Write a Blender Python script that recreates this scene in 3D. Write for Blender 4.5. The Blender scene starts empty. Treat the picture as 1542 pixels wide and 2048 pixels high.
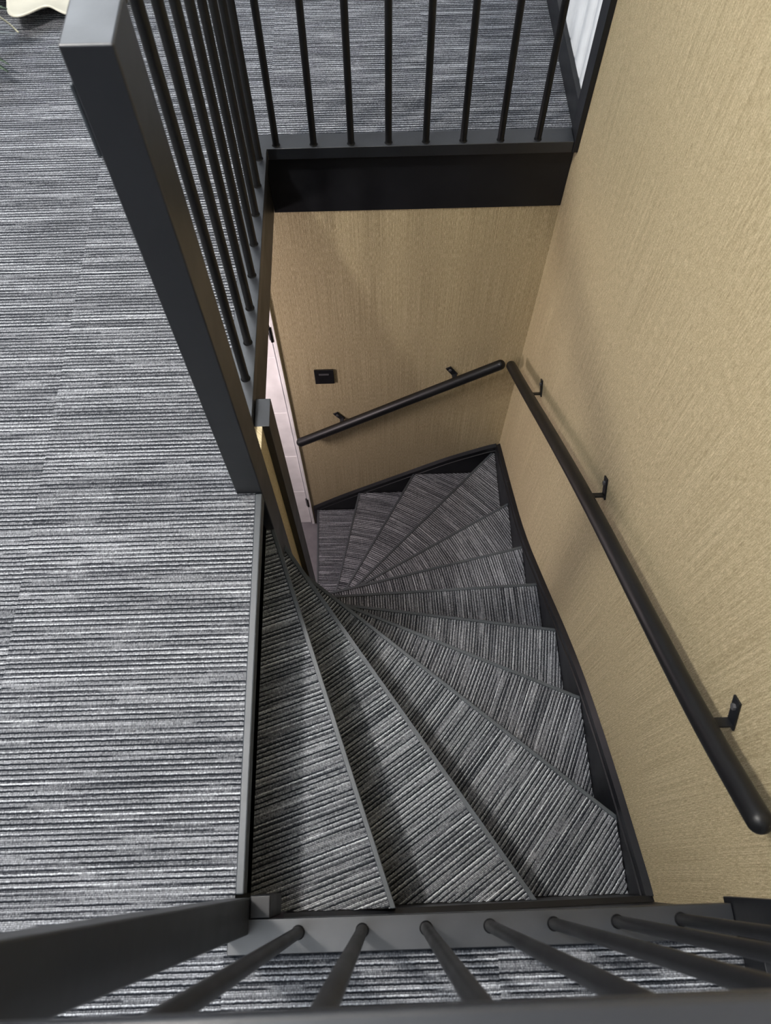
import bpy, bmesh, math, random
from mathutils import Vector, Matrix, Euler
C = bpy.context.scene
random.seed(7)

# ------------------------------------------------------------------ camera
cam_d = bpy.data.cameras.new('camera')
cam_o = bpy.data.objects.new('camera', cam_d)
C.collection.objects.link(cam_o)
yaw, pitch, roll = -0.0217409, 0.4486694, -0.009445
M = Matrix.Rotation(yaw, 3, 'Z') @ Matrix.Rotation(pitch, 3, 'X') @ Matrix.Rotation(roll, 3, 'Z')
cam_o.matrix_world = Matrix.Translation((0.44067, 0.064235, 1.52413)) @ M.to_4x4()
cam_d.sensor_fit = 'HORIZONTAL'
cam_d.sensor_width = 36
cam_d.lens = 36 * 1505.29 / 1542
cam_d.clip_start = .02
cam_d.dof.use_dof = True
cam_d.dof.focus_distance = 2.3
cam_d.dof.aperture_fstop = 9.5
C.camera = cam_o

# ------------------------------------------------------------------ light
C.view_settings.view_transform = 'Standard'
C.view_settings.look = 'None'
C.view_settings.gamma = 1
C.view_settings.exposure = 0.12
C.view_settings.use_curve_mapping = False
w = bpy.data.worlds.new('world'); C.world = w; w.use_nodes = True
w.node_tree.nodes['Background'].inputs[0].default_value = (.75, .8, .9, 1)
w.node_tree.nodes['Background'].inputs[1].default_value = .3
def lamp(name, kind, loc, power, color, size, rot=None, sizey=None):
    l = bpy.data.lights.new(name, kind); l.energy = power; l.color = color
    if kind == 'AREA':
        l.size = size
        if sizey: l.shape = 'RECTANGLE'; l.size_y = sizey
    else: l.shadow_soft_size = size
    o = bpy.data.objects.new(name, l); C.collection.objects.link(o); o.location = loc
    if rot: o.rotation_euler = rot
    return o
lamp('ceiling_lamp_left', 'POINT', (-.80, .85, 2.36), 215, (1, .945, .87), .085)
lamp('ceiling_lamp_far', 'POINT', (-.7, 3.3, 2.36), 10, (.93, .96, 1), .12)
lamp('fill_panel_far', 'AREA', (-.9, 3.0, 2.44), 42, (.86, .93, 1), 1.5, None, 1.5)  # added soft fill for the post tops to reflect, not a room fixture
lamp('fill_panel_near', 'AREA', (-.5, -.5, 2.44), 30, (.86, .93, 1), 1.3, None, 1.3)  # smaller added fill over the near side, no actual lamp there
lamp('hall_lamp', 'AREA', (-.95, 1.35, -.7), 29, (1, .85, .85), .35, (math.radians(62), 0, math.radians(-14)))

# ------------------------------------------------------------------ materials
def nt(name):
    m = bpy.data.materials.new(name); m.use_nodes = True
    t = m.node_tree; b = t.nodes['Principled BSDF']
    return m, t, b
def N(t, typ, **k):
    n = t.nodes.new(typ)
    for a, v in k.items(): setattr(n, a, v)
    return n
def math_(t, op, a, b=None, c=None):
    n = t.nodes.new('ShaderNodeMath'); n.operation = op
    for i, v in enumerate((a, b, c)):
        if v is None: continue
        if isinstance(v, (int, float)): n.inputs[i].default_value = v
        else: t.links.new(v, n.inputs[i])
    return n.outputs[0]
def ramp(t, fac, stops, interp='LINEAR'):
    n = t.nodes.new('ShaderNodeValToRGB'); n.color_ramp.interpolation = interp
    e = n.color_ramp.elements
    while len(e) < len(stops): e.new(.5)
    for el, (p, c) in zip(e, stops): el.position = p; el.color = (*c, 1)
    t.links.new(fac, n.inputs[0]); return n.outputs[0]
def comb(t, x, y, z=0.):
    n = t.nodes.new('ShaderNodeCombineXYZ')
    for i, v in enumerate((x, y, z)):
        if isinstance(v, (int, float)): n.inputs[i].default_value = v
        else: t.links.new(v, n.inputs[i])
    return n.outputs[0]
def noise(t, vec, scale=1, detail=0, rough=.5):
    n = t.nodes.new('ShaderNodeTexNoise'); t.links.new(vec, n.inputs['Vector'])
    n.inputs['Scale'].default_value = scale; n.inputs['Detail'].default_value = detail
    n.inputs['Roughness'].default_value = rough
    return n.outputs['Fac']
def white(t, vec):
    n = t.nodes.new('ShaderNodeTexWhiteNoise'); n.noise_dimensions = '3D'; t.links.new(vec, n.inputs['Vector'])
    return n.outputs['Value']
def bump(t, b, h, dist, strength=1):
    n = t.nodes.new('ShaderNodeBump'); n.inputs['Strength'].default_value = strength
    n.inputs['Distance'].default_value = dist
    t.links.new(h, n.inputs['Height']); t.links.new(n.outputs[0], b.inputs['Normal'])

def paint(name, col, rough, spec=.5, bumpd=.0002, bscale=60):
    m, t, b = nt(name)
    g = N(t, 'ShaderNodeNewGeometry').outputs['Position']
    n1 = noise(t, g, bscale, 2)
    n2 = noise(t, g, 9, 3)
    b.inputs['Roughness'].default_value = rough
    t.links.new(math_(t, 'MULTIPLY_ADD', n2, .22, rough - .11), b.inputs['Roughness'])
    c = ramp(t, n2, [(.3, tuple(x * .9 for x in col)), (.7, tuple(x * 1.1 for x in col))])
    t.links.new(c, b.inputs['Base Color'])
    b.inputs['Specular IOR Level'].default_value = spec
    bump(t, b, n1, bumpd)
    return m
black = paint('black_paint', (.005, .0056, .0075), .42, .36)
tubemat = paint('black_powder_coat', (.004, .0042, .005), .42, .28, .00008, 300)
satin = paint('dark_satin_rail', (.005, .0066, .0098), .42, .75)
nosing_m = paint('dark_nosing', (.029, .036, .044), .5, .6)
dark_wood = paint('black_board', (.005, .0052, .006), .5, .4)
near_m = paint('dim_wall_paint', (.16, .16, .17), .7)
room_m = paint('room_wall_paint', (.34, .34, .35), .7)
white_m = paint('white_paint', (.87, .89, .92), .45)
door_m = paint('white_door_paint', (.88, .86, .87), .4)
cream_m = paint('cream_ceramic', (.50, .48, .40), .35)
gloss = paint('black_gloss', (.006, .006, .007), .15, .6)
metal_m = paint('grey_steel', (.06, .06, .065), .4)

def make_carpet():
    m, t, b = nt('striped_loop_carpet')
    uv = N(t, 'ShaderNodeUVMap'); uv.uv_map = 'UVMap'
    s = N(t, 'ShaderNodeSeparateXYZ'); t.links.new(uv.outputs[0], s.inputs[0])
    u, v0 = s.outputs[0], s.outputs[1]
    wob = noise(t, comb(t, math_(t, 'MULTIPLY', u, 150.), math_(t, 'MULTIPLY', v0, 60.)), 1, 1)
    v = math_(t, 'MULTIPLY_ADD', math_(t, 'SUBTRACT', wob, .5), .0026, v0)
    rows = math_(t, 'MULTIPLY', v, 1 / .0033)
    rid = math_(t, 'FLOOR', rows); fr = math_(t, 'FRACT', rows)
    cyc = math_(t, 'FLOOR', math_(t, 'DIVIDE', rid, 3.))
    rnd = white(t, comb(t, rid, 3.3)); rcy = white(t, comb(t, cyc, 8.1))
    ph = math_(t, 'FLOORED_MODULO', rid, 3.)
    is0 = math_(t, 'LESS_THAN', ph, .5); is2 = math_(t, 'GREATER_THAN', ph, 1.5)
    # dark, bright and mid yarn take turns; every row drifts in tone along its run
    run = noise(t, comb(t, math_(t, 'MULTIPLY_ADD', u, 4.5, math_(t, 'MULTIPLY', rnd, 50.)), math_(t, 'MULTIPLY', rid, 7.31)), 1, 1)
    band = noise(t, comb(t, math_(t, 'MULTIPLY', u, 2.2), math_(t, 'MULTIPLY', v, 45.)), 1, 1)
    loop = noise(t, comb(t, math_(t, 'MULTIPLY', u, 310.), math_(t, 'MULTIPLY', rid, 3.7)), 1, 1)
    seg = noise(t, comb(t, math_(t, 'MULTIPLY_ADD', u, 7., math_(t, 'MULTIPLY', rcy, 90.)), math_(t, 'MULTIPLY', cyc, 3.9)), 1, 1)
    dark = math_(t, 'MINIMUM', math_(t, 'MAXIMUM', math_(t, 'MULTIPLY', math_(t, 'SUBTRACT', seg, .40), 14.), 0.), 1.)
    f = math_(t, 'SUBTRACT', .585, math_(t, 'MULTIPLY', is0, .14))
    f = math_(t, 'SUBTRACT', f, math_(t, 'MULTIPLY', math_(t, 'MULTIPLY', is0, dark), .25))
    f = math_(t, 'SUBTRACT', f, math_(t, 'MULTIPLY', is2, .12))
    f = math_(t, 'MULTIPLY_ADD', math_(t, 'SUBTRACT', run, .5), .42, f)
    f = math_(t, 'MULTIPLY_ADD', math_(t, 'SUBTRACT', rnd, .5), .13, f)
    f = math_(t, 'MULTIPLY_ADD', math_(t, 'SUBTRACT', band, .5), .16, f)
    f = math_(t, 'MULTIPLY_ADD', math_(t, 'SUBTRACT', loop, .5), .46, f)
    col = ramp(t, f, [(.20, (.010, .012, .016)), (.34, (.040, .043, .051)), (.45, (.11, .115, .127)), (.6, (.25, .26, .282)), (.8, (.62, .645, .69))])
    t.links.new(col, b.inputs['Base Color'])
    b.inputs['Roughness'].default_value = .95
    b.inputs['Specular IOR Level'].default_value = .1
    rib = math_(t, 'SINE', math_(t, 'MULTIPLY', fr, math.pi))
    h = math_(t, 'ADD', math_(t, 'MULTIPLY', rib, .6), math_(t, 'MULTIPLY', loop, .6))
    bump(t, b, h, .0024, .9)
    return m
carpet = make_carpet()

def make_gold():
    m, t, b = nt('gold_textured_wallpaper')
    g = N(t, 'ShaderNodeNewGeometry').outputs['Position']
    s = N(t, 'ShaderNodeSeparateXYZ'); t.links.new(g, s.inputs[0])
    a = math_(t, 'ADD', s.outputs[0], s.outputs[1])
    z = s.outputs[2]
    l1 = noise(t, comb(t, math_(t, 'MULTIPLY', a, 760.), math_(t, 'MULTIPLY', z, 48.)), 1, 2, .6)
    l2 = noise(t, comb(t, math_(t, 'MULTIPLY', a, 520.), math_(t, 'MULTIPLY', z, 2.2), 5.), 1, 2, .6)
    l3 = noise(t, comb(t, math_(t, 'MULTIPLY', a, 500.), math_(t, 'MULTIPLY', z, 330.), 9.), 1, 1)
    f = math_(t, 'ADD', math_(t, 'MULTIPLY', l1, .46), math_(t, 'MULTIPLY', l2, .30))
    f = math_(t, 'ADD', f, math_(t, 'MULTIPLY', l3, .34))
    seam = math_(t, 'LESS_THAN', math_(t, 'ABSOLUTE', math_(t, 'SUBTRACT', math_(t, 'FLOORED_MODULO', math_(t, 'ADD', a, -2.59), .53), .265)), .0011)
    f = math_(t, 'ADD', f, math_(t, 'MULTIPLY', seam, .045))
    col = ramp(t, f, [(.38, (.22, .172, .095)), (.54, (.42, .345, .205)), (.69, (.70, .61, .41))])
    t.links.new(col, b.inputs['Base Color'])
    b.inputs['Metallic'].default_value = .3
    t.links.new(math_(t, 'MULTIPLY_ADD', l3, -.35, .72), b.inputs['Roughness'])
    bump(t, b, f, .0022, .8)
    return m
gold = make_gold()

def make_tile():
    m, t, b = nt('grey_hall_floor')
    g = N(t, 'ShaderNodeNewGeometry').outputs['Position']
    n = noise(t, g, 7, 5, .6)
    t.links.new(ramp(t, n, [(.3, (.09, .085, .095)), (.7, (.17, .16, .17))]), b.inputs['Base Color'])
    b.inputs['Roughness'].default_value = .5
    return m
tile_m = make_tile()

def make_leaf():
    m, t, b = nt('leaf_green')
    g = N(t, 'ShaderNodeNewGeometry').outputs['Position']
    n = noise(t, g, 40, 3)
    t.links.new(ramp(t, n, [(.3, (.03, .06, .035)), (.7, (.12, .17, .12))]), b.inputs['Base Color'])
    b.inputs['Roughness'].default_value = .5
    return m
leaf_m = make_leaf()
leaf_grey = paint('grey_green_leaf', (.16, .18, .19), .5)
leaf_edge = paint('pale_leaf_edge', (.62, .6, .45), .5)
soil_m = paint('soil', (.02, .015, .01), .9, .1, .004, 90)

# ------------------------------------------------------------------ mesh helpers
def link(name, bm, mat, parent=None, smooth=False, bevel=0, seg=2):
    me = bpy.data.meshes.new(name)
    bmesh.ops.recalc_face_normals(bm, faces=bm.faces)
    bm.to_mesh(me); bm.free()
    for mm in (mat if isinstance(mat, (list, tuple)) else [mat]): me.materials.append(mm)
    o = bpy.data.objects.new(name, me); C.collection.objects.link(o)
    if parent: o.parent = parent
    if smooth:
        for p in me.polygons: p.use_smooth = True
    if bevel:
        md = o.modifiers.new('bevel', 'BEVEL'); md.width = bevel; md.segments = seg; md.limit_method = 'ANGLE'
        md.angle_limit = math.radians(40)
        if seg > 1:
            for p in me.polygons: p.use_smooth = True
            md.harden_normals = True
    return o
def box(bm, a, b):
    vs = [bm.verts.new((x, y, z)) for z in (a[2], b[2]) for y in (a[1], b[1]) for x in (a[0], b[0])]
    for f in ((0, 2, 3, 1), (4, 5, 7, 6), (0, 1, 5, 4), (2, 6, 7, 3), (0, 4, 6, 2), (1, 3, 7, 5)):
        bm.faces.new([vs[i] for i in f])
def prism(bm, poly, z0, z1):
    n = len(poly)
    lo = [bm.verts.new((x, y, z0)) for x, y in poly]; hi = [bm.verts.new((x, y, z1)) for x, y in poly]
    bm.faces.new(lo[::-1]); top = bm.faces.new(hi)
    for i in range(n): bm.faces.new([lo[i], lo[(i + 1) % n], hi[(i + 1) % n], hi[i]])
    return top
def loft(bm, rings, cap=True):
    R = [[bm.verts.new(p) for p in r] for r in rings]
    for a, b in zip(R, R[1:]):
        for i in range(len(a)): bm.faces.new([a[i], a[(i + 1) % len(a)], b[(i + 1) % len(a)], b[i]])
    if cap: bm.faces.new(R[0][::-1]); bm.faces.new(R[-1])
def tube(bm, pts, r, seg=20, dome=False):
    pts = [Vector(p) for p in pts]; rings = []
    if dome: pts = [pts[0]] + [q for q in pts[1:-1] if (q - pts[0]).length > 1.4 * r and (q - pts[-1]).length > 1.4 * r] + [pts[-1]]
    def ring(c, d, rr):
        d = d.normalized(); a = d.cross(Vector((0, 0, 1)))
        if a.length < 1e-3: a = Vector((1, 0, 0))
        a.normalize(); b = d.cross(a)
        return [c + (a * math.cos(2 * math.pi * i / seg) + b * math.sin(2 * math.pi * i / seg)) * rr for i in range(seg)]
    n = len(pts)
    for i, p in enumerate(pts):
        d = (pts[min(i + 1, n - 1)] - pts[max(i - 1, 0)])
        if dome and i in (0, n - 1):
            u = d.normalized() * (1 if i == 0 else -1)
            sec = [ring(p + u * r * (1 - math.cos(th)), d, r * math.sin(th)) for th in [math.pi / 2 * q for q in (.04, .12, .24, .36, .5, .62, .75, .88, 1)]]
            rings += sec if i == 0 else sec[::-1]
            continue
        rings.append(ring(p, d, r))
    loft(bm, rings)
def newbox(name, a, b, mat, parent=None, bevel=.0015, seg=2):
    bm = bmesh.new(); box(bm, a, b); return link(name, bm, mat, parent, bevel=bevel, seg=seg)
def empty(name, loc, label, cat, group=None):
    o = bpy.data.objects.new(name, None); C.collection.objects.link(o); o.location = loc
    o['label'] = label; o['category'] = cat
    if group: o['group'] = group
    o.empty_display_size = .1
    return o
def keep(o):   # parts are written in world coordinates
    o.matrix_parent_inverse = Matrix.Translation(-o.parent.location)
    return o
def struct(o):
    o['kind'] = 'structure'
    return o
def setuv(me_bm, fn):
    l = me_bm.loops.layers.uv.new('UVMap')
    for f in me_bm.faces:
        for lo in f.loops: lo[l].uv = fn(f, lo.vert.co)

# ------------------------------------------------------------------ key measures (metres)
R_ = .2                       # rise
X0 = .178                     # edge of the landing carpet along the stair
WX = 1.056                    # wallpapered wall
L = 1.9594                    # far kerb
XC = .149                     # left kerb inner edge
YF = 1.993                    # far wall of the lower flight
ZC = .023
FLOOR = -13 * R_
CEIL = 2.46

# ------------------------------------------------------------------ floor of the upper storey
def floor_mesh():
    bm = bmesh.new(); uvl = bm.loops.layers.uv.new('UVMap')
    regs = [(-3.2, -2.2, X0 - .016, -.05, 'a'), (X0 - .016, -2.2, 1.056, -.05, 'n'), (-3.2, -.05, X0 - .016, .90, 'l'),
            (-3.2, .90, .10, 2.01, 'm'), (-3.2, 2.01, 1.052, 4.2, 'f')]
    xs = [.147 + .48 * k for k in range(-8, 4)]
    for x0, y0, x1, y1, tag in regs:
        cuts = [x0] + [x for x in xs if x0 + 1e-4 < x < x1 - 1e-4 and not (tag == 'l' and x > .1)] + [x1]
        for a, b_ in zip(cuts, cuts[1:]):
            tid = int(round(((a + b_) / 2 - .147 - .24) / .48))
            off = tid * 3.377
            vs = [bm.verts.new((x, y, 0)) for x, y in ((a, y0), (b_, y0), (b_, y1), (a, y1))]
            f = bm.faces.new(vs)
            for lo in f.loops:
                lo[uvl].uv = (lo.vert.co.x + off, lo.vert.co.y + off * 1.7)
    # the slab below it
    for x0, y0, x1, y1, tag in regs:
        vs = [bm.verts.new((x, y, -.215)) for x, y in ((x0, y0), (x0, y1), (x1, y1), (x1, y0))]
        f = bm.faces.new(vs); f.material_index = 1
    me = bpy.data.meshes.new('floor'); bm.to_mesh(me); bm.free()
    me.materials.append(carpet); me.materials.append(white_m)
    o = bpy.data.objects.new('floor', me); C.collection.objects.link(o)
    return o
struct(floor_mesh())
# hall floor below
bm = bmesh.new(); box(bm, (-1.5, -.1, FLOOR - .05), (1.056, 2.05, FLOOR)); struct(link('floor_lower', bm, tile_m))
# ceiling and outer walls of the room
bm = bmesh.new(); box(bm, (-3.25, -2.25, CEIL), (1.15, 4.25, CEIL + .05)); struct(link('ceiling', bm, white_m))
bm = bmesh.new(); box(bm, (-3.25, -2.25, 0), (-3.2, 4.25, CEIL)); struct(link('wall_left', bm, room_m))
bm = bmesh.new(); box(bm, (-3.2, -2.25, 0), (1.15, -2.2, CEIL)); struct(link('wall_near', bm, near_m))
bm = bmesh.new(); box(bm, (-3.2, 4.2, 0), (1.15, 4.25, CEIL)); struct(link('wall_far', bm, room_m))
# wallpapered right wall, from the hall floor up to the ceiling
bm = bmesh.new(); box(bm, (WX, .009, FLOOR), (1.1, 1.958, CEIL)); struct(link('wall_right', bm, gold))
bm = bmesh.new(); box(bm, (WX, 1.958, FLOOR), (1.1, 2.05, -.02)); box(bm, (WX, -.1, FLOOR), (1.1, .009, -.013)); struct(link('wall_right_corner', bm, gold))
# far wall of the stairwell below the landing
bm = bmesh.new(); box(bm, (.056, YF, FLOOR), (WX, 2.05, -.02)); struct(link('wall_back', bm, gold))
# wall over and beyond the hall door
bm = bmesh.new(); box(bm, (-1.5, YF, -.52), (.056, 2.05, -.215)); box(bm, (-1.5, YF, FLOOR), (-.83, 2.05, -.52)); struct(link('wall_hall_back', bm, white_m))
bm = bmesh.new(); box(bm, (-1.55, -.1, FLOOR), (-1.5, 2.05, -.215)); struct(link('wall_hall_left', bm, room_m))
bm = bmesh.new(); box(bm, (-1.5, -.15, FLOOR), (1.1, -.1, -.215)); struct(link('wall_hall_near', bm, dark_wood))
# white ribbed wall beyond the well, at the right
bm = bmesh.new()
ribs = [2.02]
prof = []
y = 2.0
while y < 4.2:
    prof += [(1.066, y), (1.066, y + .045), (1.069, y + .052), (1.069, y + .06), (1.066, y + .067)]
    y += .095
poly = prof + [(1.10, 4.2), (1.10, 2.0)]
prism(bm, poly, 0, CEIL)
struct(link('wall_right_far', bm, white_m))
bm = bmesh.new(); box(bm, (1.066, -2.2, 0), (1.10, .009, CEIL)); struct(link('wall_right_near', bm, white_m))
# black trim at both ends of the wallpaper, skirtings
struct(newbox('trim_1', (1.040, 1.956, -.012), (1.067, 2.022, CEIL), black))
struct(newbox('trim_2', (1.045, -.062, -.012), (1.067, .010, CEIL), black))
bm = bmesh.new()
box(bm, (1.050, 2.022, 0), (1.066, 4.2, .083)); struct(link('baseboard_right', bm, black, bevel=.002))
bm = bmesh.new()
box(bm, (1.054, -2.2, 0), (1.066, -.062, .083)); struct(link('baseboard_right.001', bm, black, bevel=.002))
# fascia boards round the well
struct(newbox('trim_3', (.135, YF - .004, -.236), (WX - .0005, 2.02, -.003), black))
struct(newbox('trim_4', (.10, 1.114, -.231), (.135, YF - .004, -.003), black))
struct(newbox('trim_5', (.157, -.03, -.62), (WX - .0005, -.012, -.003), black))
# edge board of the landing along the top step
struct(newbox('trim_6', (.13, .03, -.62), (.157, .853, -.006), dark_wood))

# ------------------------------------------------------------------ hall door
d = empty('door_1', (-.40, YF, FLOOR), 'white hall door with fine grooves and black hinges at the stair foot', 'door')
d['kind'] = 'structure'
bm = bmesh.new()
cuts = [-2.596, -2.19, -1.80, -1.40, -.988, -.58]
for a, b_ in zip(cuts, cuts[1:]): box(bm, (-.80, 1.993, a + .0012), (.0345, 2.03, b_ - .0012))
box(bm, (-.80, 1.9945, -2.596), (.0335, 2.028, -.58))
keep(link('door_leaf', bm, door_m, d, bevel=.001, seg=1))
for z in (-.83, -2.316):
    bm = bmesh.new()
    tube(bm, [(.0395, 1.985, z - .045), (.0395, 1.985, z + .045)], .0065, 14)
    box(bm, (.03, 1.9865, z - .04), (.049, 1.993, z + .04))
    keep(link('hinge', bm, gloss, d))
bm = bmesh.new()
box(bm, (.041, 1.983, FLOOR), (.0565, 2.03, -.50)); box(bm, (-.83, 1.983, -.575), (.0565, 2.03, -.50))
struct(link('door_1_frame', bm, door_m, bevel=.002)).name = 'trim_7'

# ------------------------------------------------------------------ staircase
NL = {0: ((.178, .85), (.178, .038)), 1: ((.179, .856), (.451, .008)), 2: ((.181, .897), (.776, .001)), 3: ((.248, .86), (1.041, .186)),
      4: ((.328, .857), (1.038, .539)), 5: ((.318, .925), (1.04, .813)), 6: ((.26, 1.029), (1.041, 1.054)),
      7: ((.236, 1.116), (1.04, 1.294)), 8: ((.362, 1.226), (1.044, 1.598)), 9: ((.321, 1.287), (1.025, 1.983)),
      10: ((.269, 1.355), (.628, 1.977)), 11: ((.204, 1.412), (.333, 1.979)), 12: ((.087, 1.547), (.087, 1.975))}
def half(poly, p, n, off=0.):
    """keep the part of the polygon with (q-p).n >= off"""
    out = []
    for i in range(len(poly)):
        a, b_ = poly[i], poly[(i + 1) % len(poly)]
        da = (a[0] - p[0]) * n[0] + (a[1] - p[1]) * n[1] - off
        db = (b_[0] - p[0]) * n[0] + (b_[1] - p[1]) * n[1] - off
        if da >= 0: out.append(a)
        if da * db < 0:
            s = da / (da - db); out.append((a[0] + s * (b_[0] - a[0]), a[1] + s * (b_[1] - a[1])))
    return out
def normal_back(k):
    (ax, ay), (bx, by) = NL[k]
    n = (-(by - ay), bx - ax); l = math.hypot(*n); n = (n[0] / l, n[1] / l)
    ref = NL[k - 1][1] if k else (-1, .4)
    if (ref[0] - ax) * n[0] + (ref[1] - ay) * n[1] < 0: n = (-n[0], -n[1])
    return n
def region(k):
    if k <= 2: return [(.157, .0013), (1.041, .0013), (1.041, .93), (.157, .93)]
    if k <= 8: return [(.172, .0013), (1.041, .0013), (1.041, 1.979), (.172, 1.979)]
    return [(.087, 1.116), (1.041, 1.116), (1.041, 1.979), (.087, 1.979)]
def strip(k, o0, o1, reg=None):
    n = normal_back(k); p = NL[k][0]
    poly = half(reg or region(k), p, n, o0)
    return half(poly, p, (-n[0], -n[1]), -o1)
st = empty('staircase', (.6, 1.0, FLOOR), 'black winder staircase with striped grey carpet on fanned treads between gold walls', 'staircase')
def ragged(poly, dirv, amp=.0022):
    """cut ends of the yarn make a slightly toothed edge against the strings"""
    out = []
    for i in range(len(poly)):
        a = Vector(poly[i]); b_ = Vector(poly[(i + 1) % len(poly)])
        out.append(tuple(a))
        side = (abs(a.x - 1.041) < .002 and abs(b_.x - 1.041) < .002) or (abs(a.y - 1.979) < .002 and abs(b_.y - 1.979) < .002) \
            or (abs(a.y - .0013) < .002 and abs(b_.y - .0013) < .002)
        if side:
            n = max(2, int((b_ - a).length / .006)); d_ = (b_ - a).normalized(); nn = Vector((-d_.y, d_.x))
            for j in range(1, n):
                out.append(tuple(a + (b_ - a) * (j / n) + nn * random.uniform(.000, .0035)))
    return out
for k in range(1, 13):
    z = -k * R_
    n = normal_back(k); nb = normal_back(k - 1)
    full = half(strip(k, .0, 9), NL[k - 1][0], (-nb[0], -nb[1]), -.021)
    bm = bmesh.new(); prism(bm, full, z - .042, z - .006)
    tr = keep(link('tread', bm, dark_wood, st, bevel=0))
    cp = half(strip(k, .011, 9), NL[k - 1][0], (-nb[0], -nb[1]), -.0205)
    bm = bmesh.new(); prism(bm, ragged(cp, n), z - .006, z)
    dv = (-n[1], n[0]); off = random.uniform(0, 40)
    setuv(bm, lambda f, c: (c.x * n[0] + c.y * n[1] + off, c.x * dv[0] + c.y * dv[1] + off * .37))
    o = link('carpet', bm, carpet, tr); o.matrix_parent_inverse = tr.matrix_parent_inverse.copy() if False else Matrix.Identity(4)
    ns = strip(k, .0, .011)
    bm = bmesh.new(); prism(bm, ns, z - .030, z + .0025)
    o = link('nosing', bm, nosing_m, tr, bevel=.002); o['label'] = 'dark grey edge strip along the front of the step'
for k in range(0, 13):
    z = -k * R_
    reg = region(k) if k else [(.1, .039), (1, .039), (1, .853), (.1, .853)]
    poly = strip(k, .021, .031, reg)
    bm = bmesh.new(); prism(bm, poly, -(k + 1) * R_ - (0 if k == 12 else .002), z - .0421 if k else z - .03)
    keep(link('riser', bm, dark_wood, st))
# landing nosing
bm = bmesh.new(); prism(bm, [(.162, .039), (.178, .039), (.178, .853), (.162, .853)], -.032, .0025)
keep(link('landing_nosing', bm, nosing_m, st, bevel=.003))
# strings
def string_plate(pts, axis, c0, c1, depth, ridge):
    bm = bmesh.new()
    P = (lambda a, c, z: (c, a, z)) if axis == 0 else (lambda a, c, z: (a, c, z))
    rings = []
    for a, z in pts:
        zb = max(z - depth, FLOOR)
        rings.append([P(a, c0, z - .013), P(a, c1, z), P(a, c1, zb), P(a, c0, zb)])
    loft(bm, rings)
    rr = []
    s = -1
    for a, z in pts:
        rr.append([P(a, c0, z - .044), P(a, c0 - .0035, z - .047), P(a, c0 - .0035, z - .054), P(a, c0, z - .058)])
    loft(bm, rr)
    bmesh.ops.remove_doubles(bm, verts=bm.verts, dist=1e-6)
    return keep(link('string_board', bm, black, st))
right = [(.0, -.445), (.025, -.453), (.104, -.492), (.265, -.573), (.448, -.676), (.621, -.788), (.806, -.933), (1.019, -1.117), (1.347, -1.386), (1.681, -1.559), (1.951, -1.69), (1.979, -1.705)]
def smooth_pts(pts, it=2):
    for _ in range(it):
        q = [pts[0]]
        for a, b_ in zip(pts, pts[1:]): q += [(a[0] * .75 + b_[0] * .25, a[1] * .75 + b_[1] * .25), (a[0] * .25 + b_[0] * .75, a[1] * .25 + b_[1] * .75)]
        pts = q + [pts[-1]]
    return pts
string_plate(smooth_pts(right), 0, 1.041, 1.0555, .55, 1)
far = [(.066, -2.375), (.2, -2.268), (.332, -2.173), (.545, -2.027), (.75, -1.884), (.841, -1.827), (1.0, -1.742), (1.041, -1.728)]
string_plate(smooth_pts(far), 1, 1.979, 1.9925, .62, 1)
bm = bmesh.new()
loft(bm, [[(x, .0010, z - .010), (x, -.0115, z), (x, -.0115, -.75), (x, .0010, -.75)] for x, z in ((.232, -.150), (.5, -.235), (.8, -.35), (1.041, -.440), (1.0555, -.445))])
keep(link('string_board', bm, black, st))

# inner newel wall of the stair: black post, gold panel and second post
pn = empty('stair_core_post', (.17, 1.07, FLOOR), 'black post ending flat under the left kerb, beside a narrow gold strip', 'post')
bm = bmesh.new()
box(bm, (.1505, 1.034, -1.9), (.187, 1.1135, -.0015)); keep(link('post_shaft', bm, satin, pn, bevel=.0015))
bm = bmesh.new(); box(bm, (.1505, .946, -1.9), (.170, 1.0338, -.0015)); keep(link('gold_panel', bm, gold, pn))['label'] = 'gold wallpapered panel'
bm = bmesh.new(); box(bm, (.12, .946, FLOOR), (.1503, 1.1138, -.24)); keep(link('core_board', bm, dark_wood, pn))

# ------------------------------------------------------------------ balustrades
def rod(parent, x, y, z0=ZC, z1=1.013, r=.0098):
    bm = bmesh.new()
    tube(bm, [(x, y, z0 - .002), (x, y, z1 + .001)], r, 20)
    # weld collar at the foot
    rings = []
    for rr, zz in ((r * 1.22, z0), (r * 1.1, z0 + .0018), (r, z0 + .0045)):
        rings.append([(x + math.cos(i * math.pi / 10) * rr, y + math.sin(i * math.pi / 10) * rr, zz) for i in range(20)])
    loft(bm, rings)
    o = keep(link('baluster', bm, tubemat, parent, smooth=True))
    md = o.modifiers.new('es', 'EDGE_SPLIT'); md.split_angle = math.radians(50)
    return o
bl = empty('balustrade', (.149, 1.4, 0), 'black balustrade along the left and far edges of the stairwell, square end post', 'balustrade')
bm = bmesh.new(); box(bm, (.1192, .854, -.9), (.178, .9455, 1.0290)); keep(link('newel_post', bm, satin, bl, bevel=.003, seg=3))
bm = bmesh.new(); prism(bm, [(.1192, .9457), (.178, .9457), (.178, 1.9595), (1.0395, 1.9595), (1.0395, 2.0195), (.1192, 2.0195)], 1.0125, 1.0290)
keep(link('top_rail', bm, satin, bl, bevel=.004, seg=3))
bm = bmesh.new(); box(bm, (.1140, .8555, .89), (.119, .860, .985)); keep(link('latch_plate', bm, nosing_m, bl, bevel=.002))['label'] = 'small grey metal strip on the side of the post'
bm = bmesh.new(); prism(bm, [(.089, .946), (.149, .946), (.149, L), (1.0395, L), (1.0395, 2.0195), (.089, 2.0195)], -.014, ZC)
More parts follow.
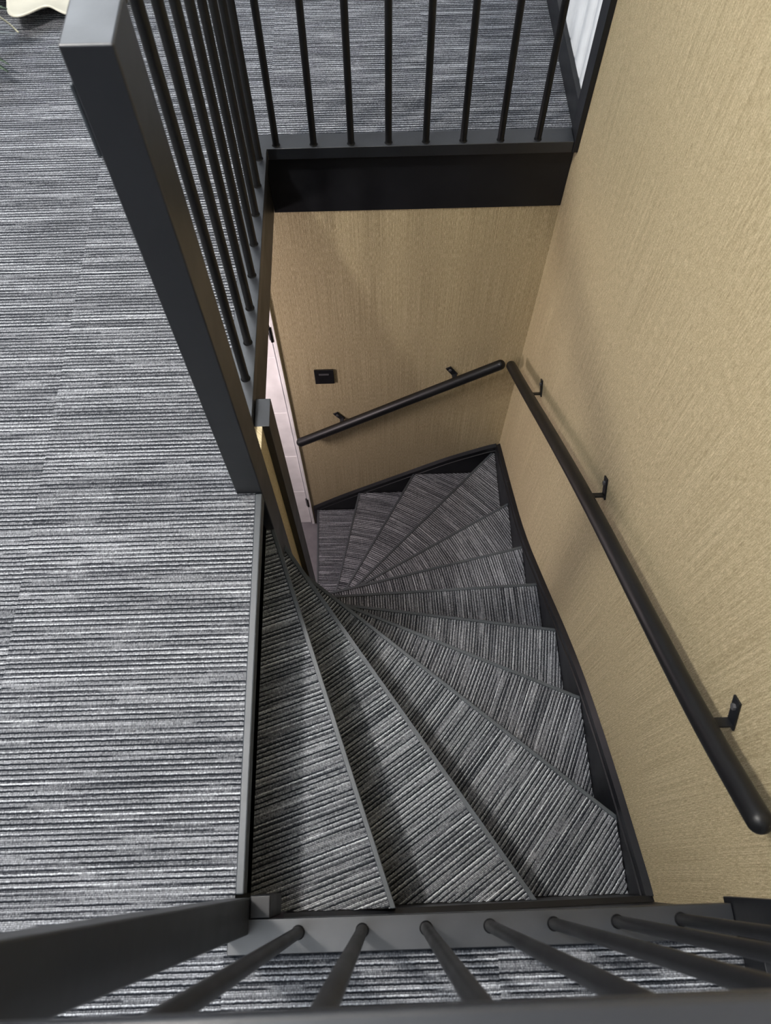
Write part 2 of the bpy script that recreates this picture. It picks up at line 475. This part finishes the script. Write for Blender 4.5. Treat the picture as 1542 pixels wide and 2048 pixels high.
keep(link('base_rail', bm, satin, bl, bevel=.002))
for i in range(8): rod(bl, .1765 + .1085 * i - .001, 1.9755)
for i in range(8): rod(bl, .1285, 1.9208 - .1092 * i)
bn = empty('balustrade', (.6, -.025, 0), 'black balustrade at the near edge of the stairwell, seen from above its flat rail', 'balustrade')
bm = bmesh.new(); box(bm, (.146, -.024, 0), (.192, .034, 1.0124)); keep(link('newel_post', bm, satin, bn, bevel=.003, seg=3))
bm = bmesh.new(); prism(bm, [(.146, -.063), (1.0445, -.058), (1.0445, .001), (.146, -.004)], 1.0125, 1.029); keep(link('top_rail', bm, satin, bn, bevel=.005, seg=4))
bm = bmesh.new(); box(bm, (.156, -.055, -.014), (1.0445, 0, ZC)); keep(link('base_rail', bm, satin, bn, bevel=.002))
bm = bmesh.new(); box(bm, (.1925, .0005, -.13), (.2295, .038, .0215)); keep(link('corner_block', bm, black, bn, bevel=.003))
for i in range(7): rod(bn, .2793 + .1119 * i, -.0225, z1=1.0125)

# ------------------------------------------------------------------ handrails
def smooth3(pts, it=3):
    pts = [Vector(p) for p in pts]
    for _ in range(it):
        q = [pts[0]]
        for a, b_ in zip(pts, pts[1:]): q += [a * .75 + b_ * .25, a * .25 + b_ * .75]
        pts = q + [pts[-1]]
    return pts
hr = empty('handrail', (.99, 1.0, -.3), 'long black round handrail descending along the right gold wall on three small brackets', 'handrail')
XR = .990
pr = [(XR, .104, .335), (XR, .297, .181), (XR, .555, .009), (XR, .897, -.217), (XR, 1.262, -.48), (XR, 1.6, -.735), (XR, 1.902, -.955)]
bm = bmesh.new(); tube(bm, smooth3(pr), .0198, 28, True); keep(link('rail_tube', bm, tubemat, hr, smooth=True))
def bracket(parent, wall, p, slope, axis):
    """L bracket square to the rail: p = rail centre above it (along-wall, z)"""
    al, z = p
    th = math.atan(slope)
    e1 = Vector((math.cos(th), math.sin(th))); e2 = Vector((-math.sin(th), math.cos(th)))
    o0 = Vector((al, z)) + e2 * .006
    def P(a, outw, q):
        w_ = o0 + e1 * a + e2 * q
        return Vector((wall - outw, w_.x, w_.y)) if axis == 0 else Vector((w_.x, wall - outw, w_.y))
    def bx(bm, a0, a1, u0, u1, q0, q1):
        V = [bm.verts.new(P(a, u, q)) for q in (q0, q1) for u in (u0, u1) for a in (a0, a1)]
        for f in ((0, 2, 3, 1), (4, 5, 7, 6), (0, 1, 5, 4), (2, 6, 7, 3), (0, 4, 6, 2), (1, 3, 7, 5)): bm.faces.new([V[i] for i in f])
    bm = bmesh.new()
    bx(bm, -.0125, .0125, .0003, .0045, -.036, .027)
    bx(bm, -.011, .011, .0045, .066, -.029, -.0248)
    o = keep(link('bracket', bm, black, parent, bevel=.0008))
    bm = bmesh.new()
    tube(bm, [P(0, .0045, .010), P(0, .0095, .010)], .0065, 6)
    link('bolt', bm, metal_m, o)
    return o
for y_, z_ in ((.300, .179), (.985, -.281), (1.660, -.779)):
    bracket(hr, WX, (y_, z_), -.70, 0)
hf = empty('handrail', (.5, 1.93, -1.3), 'short black round handrail on the far gold wall, sloping down to the white door', 'handrail')
YR = 1.93
pf = [(.9745, YR, -.983), (.55, YR, -1.256), (.0635, YR, -1.571)]
bm = bmesh.new(); tube(bm, pf, .0212, 28, True); keep(link('rail_tube', bm, tubemat, hf, smooth=True))
for x_, z_ in ((.272, -1.436), (.772, -1.113)): bracket(hf, YF, (x_, z_), .645, 1)

# ------------------------------------------------------------------ wall switch
sw = empty('light_switch', (.2265, YF, -1.123), 'square black switch plate with a thin grey bar on the far gold wall', 'switch')
bm = bmesh.new(); box(bm, (.185, YF - .009, -1.171), (.268, YF - .0003, -1.075)); keep(link('switch_plate', bm, gloss, sw, bevel=.003))
bm = bmesh.new(); box(bm, (.205, YF - .0105, -1.107), (.247, YF - .009, -1.096)); keep(link('indicator_bar', bm, metal_m, sw, bevel=.0003, seg=1))

# ------------------------------------------------------------------ scalloped cream bowl, plant, white foot on the carpet
CX, CY, CZ = -.575, 2.803, .07
bw = empty('scalloped_dish', (CX, CY, 0), 'cream dish with a wavy scalloped rim, low on the carpet at the upper left', 'dish')
bm = bmesh.new()
def lob(r, amp, z, n=176):
    out = []
    for i in range(n):
        th = 2 * math.pi * i / n
        rr = r + amp * math.cos(9 * (th - PH))
        out.append((CX + rr * math.cos(th), CY + rr * math.sin(th), z))
    return out
PH = -1.8989
loft(bm, [lob(.10, .0, 0), lob(.12, .0, .008), lob(.20, .022, .045), lob(.245, .031, .062), lob(.25, .0326, .066), lob(.249, .0326, CZ),
          lob(.235, .029, .068), lob(.205, .020, .058), lob(.16, .0, .052), lob(.02, 0, .05)])
keep(link('rim', bm, cream_m, bw, smooth=True))
pt = empty('potted_plant', (-.98, 2.30, 0), 'green potted plant at the left edge, its leaf tips reaching over the carpet', 'plant')
bm = bmesh.new()
def circ(cx, cy, r, z, n=32): return [(cx + r * math.cos(2 * math.pi * i / n), cy + r * math.sin(2 * math.pi * i / n), z) for i in range(n)]
loft(bm, [circ(-.98, 2.30, .10, 0), circ(-.98, 2.30, .13, .2), circ(-.98, 2.30, .135, .2), circ(-.98, 2.30, .13, .215), circ(-.98, 2.3, .118, .21), circ(-.98, 2.3, .115, .18)])
keep(link('pot', bm, cream_m, pt, smooth=True))
bm = bmesh.new(); loft(bm, [circ(-.98, 2.3, .113, .179), circ(-.98, 2.3, .112, .185)]); keep(link('soil', bm, soil_m, pt))
def leaf(tip, base, width, mat, name='leaf', sag=.05, thick=.0012):
    a = Vector(base); b_ = Vector(tip); bm = bmesh.new(); d_ = b_ - a; side = d_.cross(Vector((0, 0, 1))).normalized()
    rings = []
    n = 16
    for i in range(n + 1):
        s = i / n; c = a + d_ * s + Vector((0, 0, sag * 4 * s * (1 - s)))
        wd = width * (math.sin(math.pi * min(1, s * .97 + .02)) ** .7) * .5 + .0005
        rings.append([c - side * wd + Vector((0, 0, .15 * wd)), c + Vector((0, 0, -thick)), c + side * wd + Vector((0, 0, .15 * wd)), c + Vector((0, 0, thick))])
    loft(bm, rings)
    return keep(link(name, bm, mat, pt, smooth=True))
leaf((-.650, 2.487, .045), (-.93, 2.35, .13), .03, leaf_grey, sag=.01)
bm = bmesh.new(); tube(bm, smooth3([(-.97, 2.34, .22), (-.76, 2.38, .20), (-.670, 2.425, .145), (-.656, 2.462, .095), (-.640, 2.468, .060)], 2), .0028, 8); keep(link('pale_stem', bm, leaf_edge, pt, smooth=True))
leaf((-.612, 2.400, .17), (-.97, 2.31, .21), .05, leaf_m)
leaf((-.628, 2.262, .07), (-.97, 2.27, .2), .05, leaf_m)
leaf((-.645, 2.325, .05), (-.96, 2.27, .2), .04, leaf_m)
for i in range(9):
    th = random.uniform(1.6, 5.2)
    leaf((-.98 + .27 * math.cos(th), 2.3 + .27 * math.sin(th), random.uniform(.15, .45)), (-.98, 2.3, .19), .06, leaf_m, sag=.08)
wf = empty('furniture_foot', (.46, 2.745, 0), 'white rounded foot on the carpet at the top edge, beyond the far balusters', 'furniture foot')
bm = bmesh.new(); loft(bm, [circ(.46, 2.752, .052, .001), circ(.46, 2.752, .055, .008), circ(.46, 2.752, .05, .02), circ(.46, 2.752, .02, .03), circ(.46, 2.752, .018, .3)])
keep(link('foot_base', bm, white_m, wf, smooth=True))
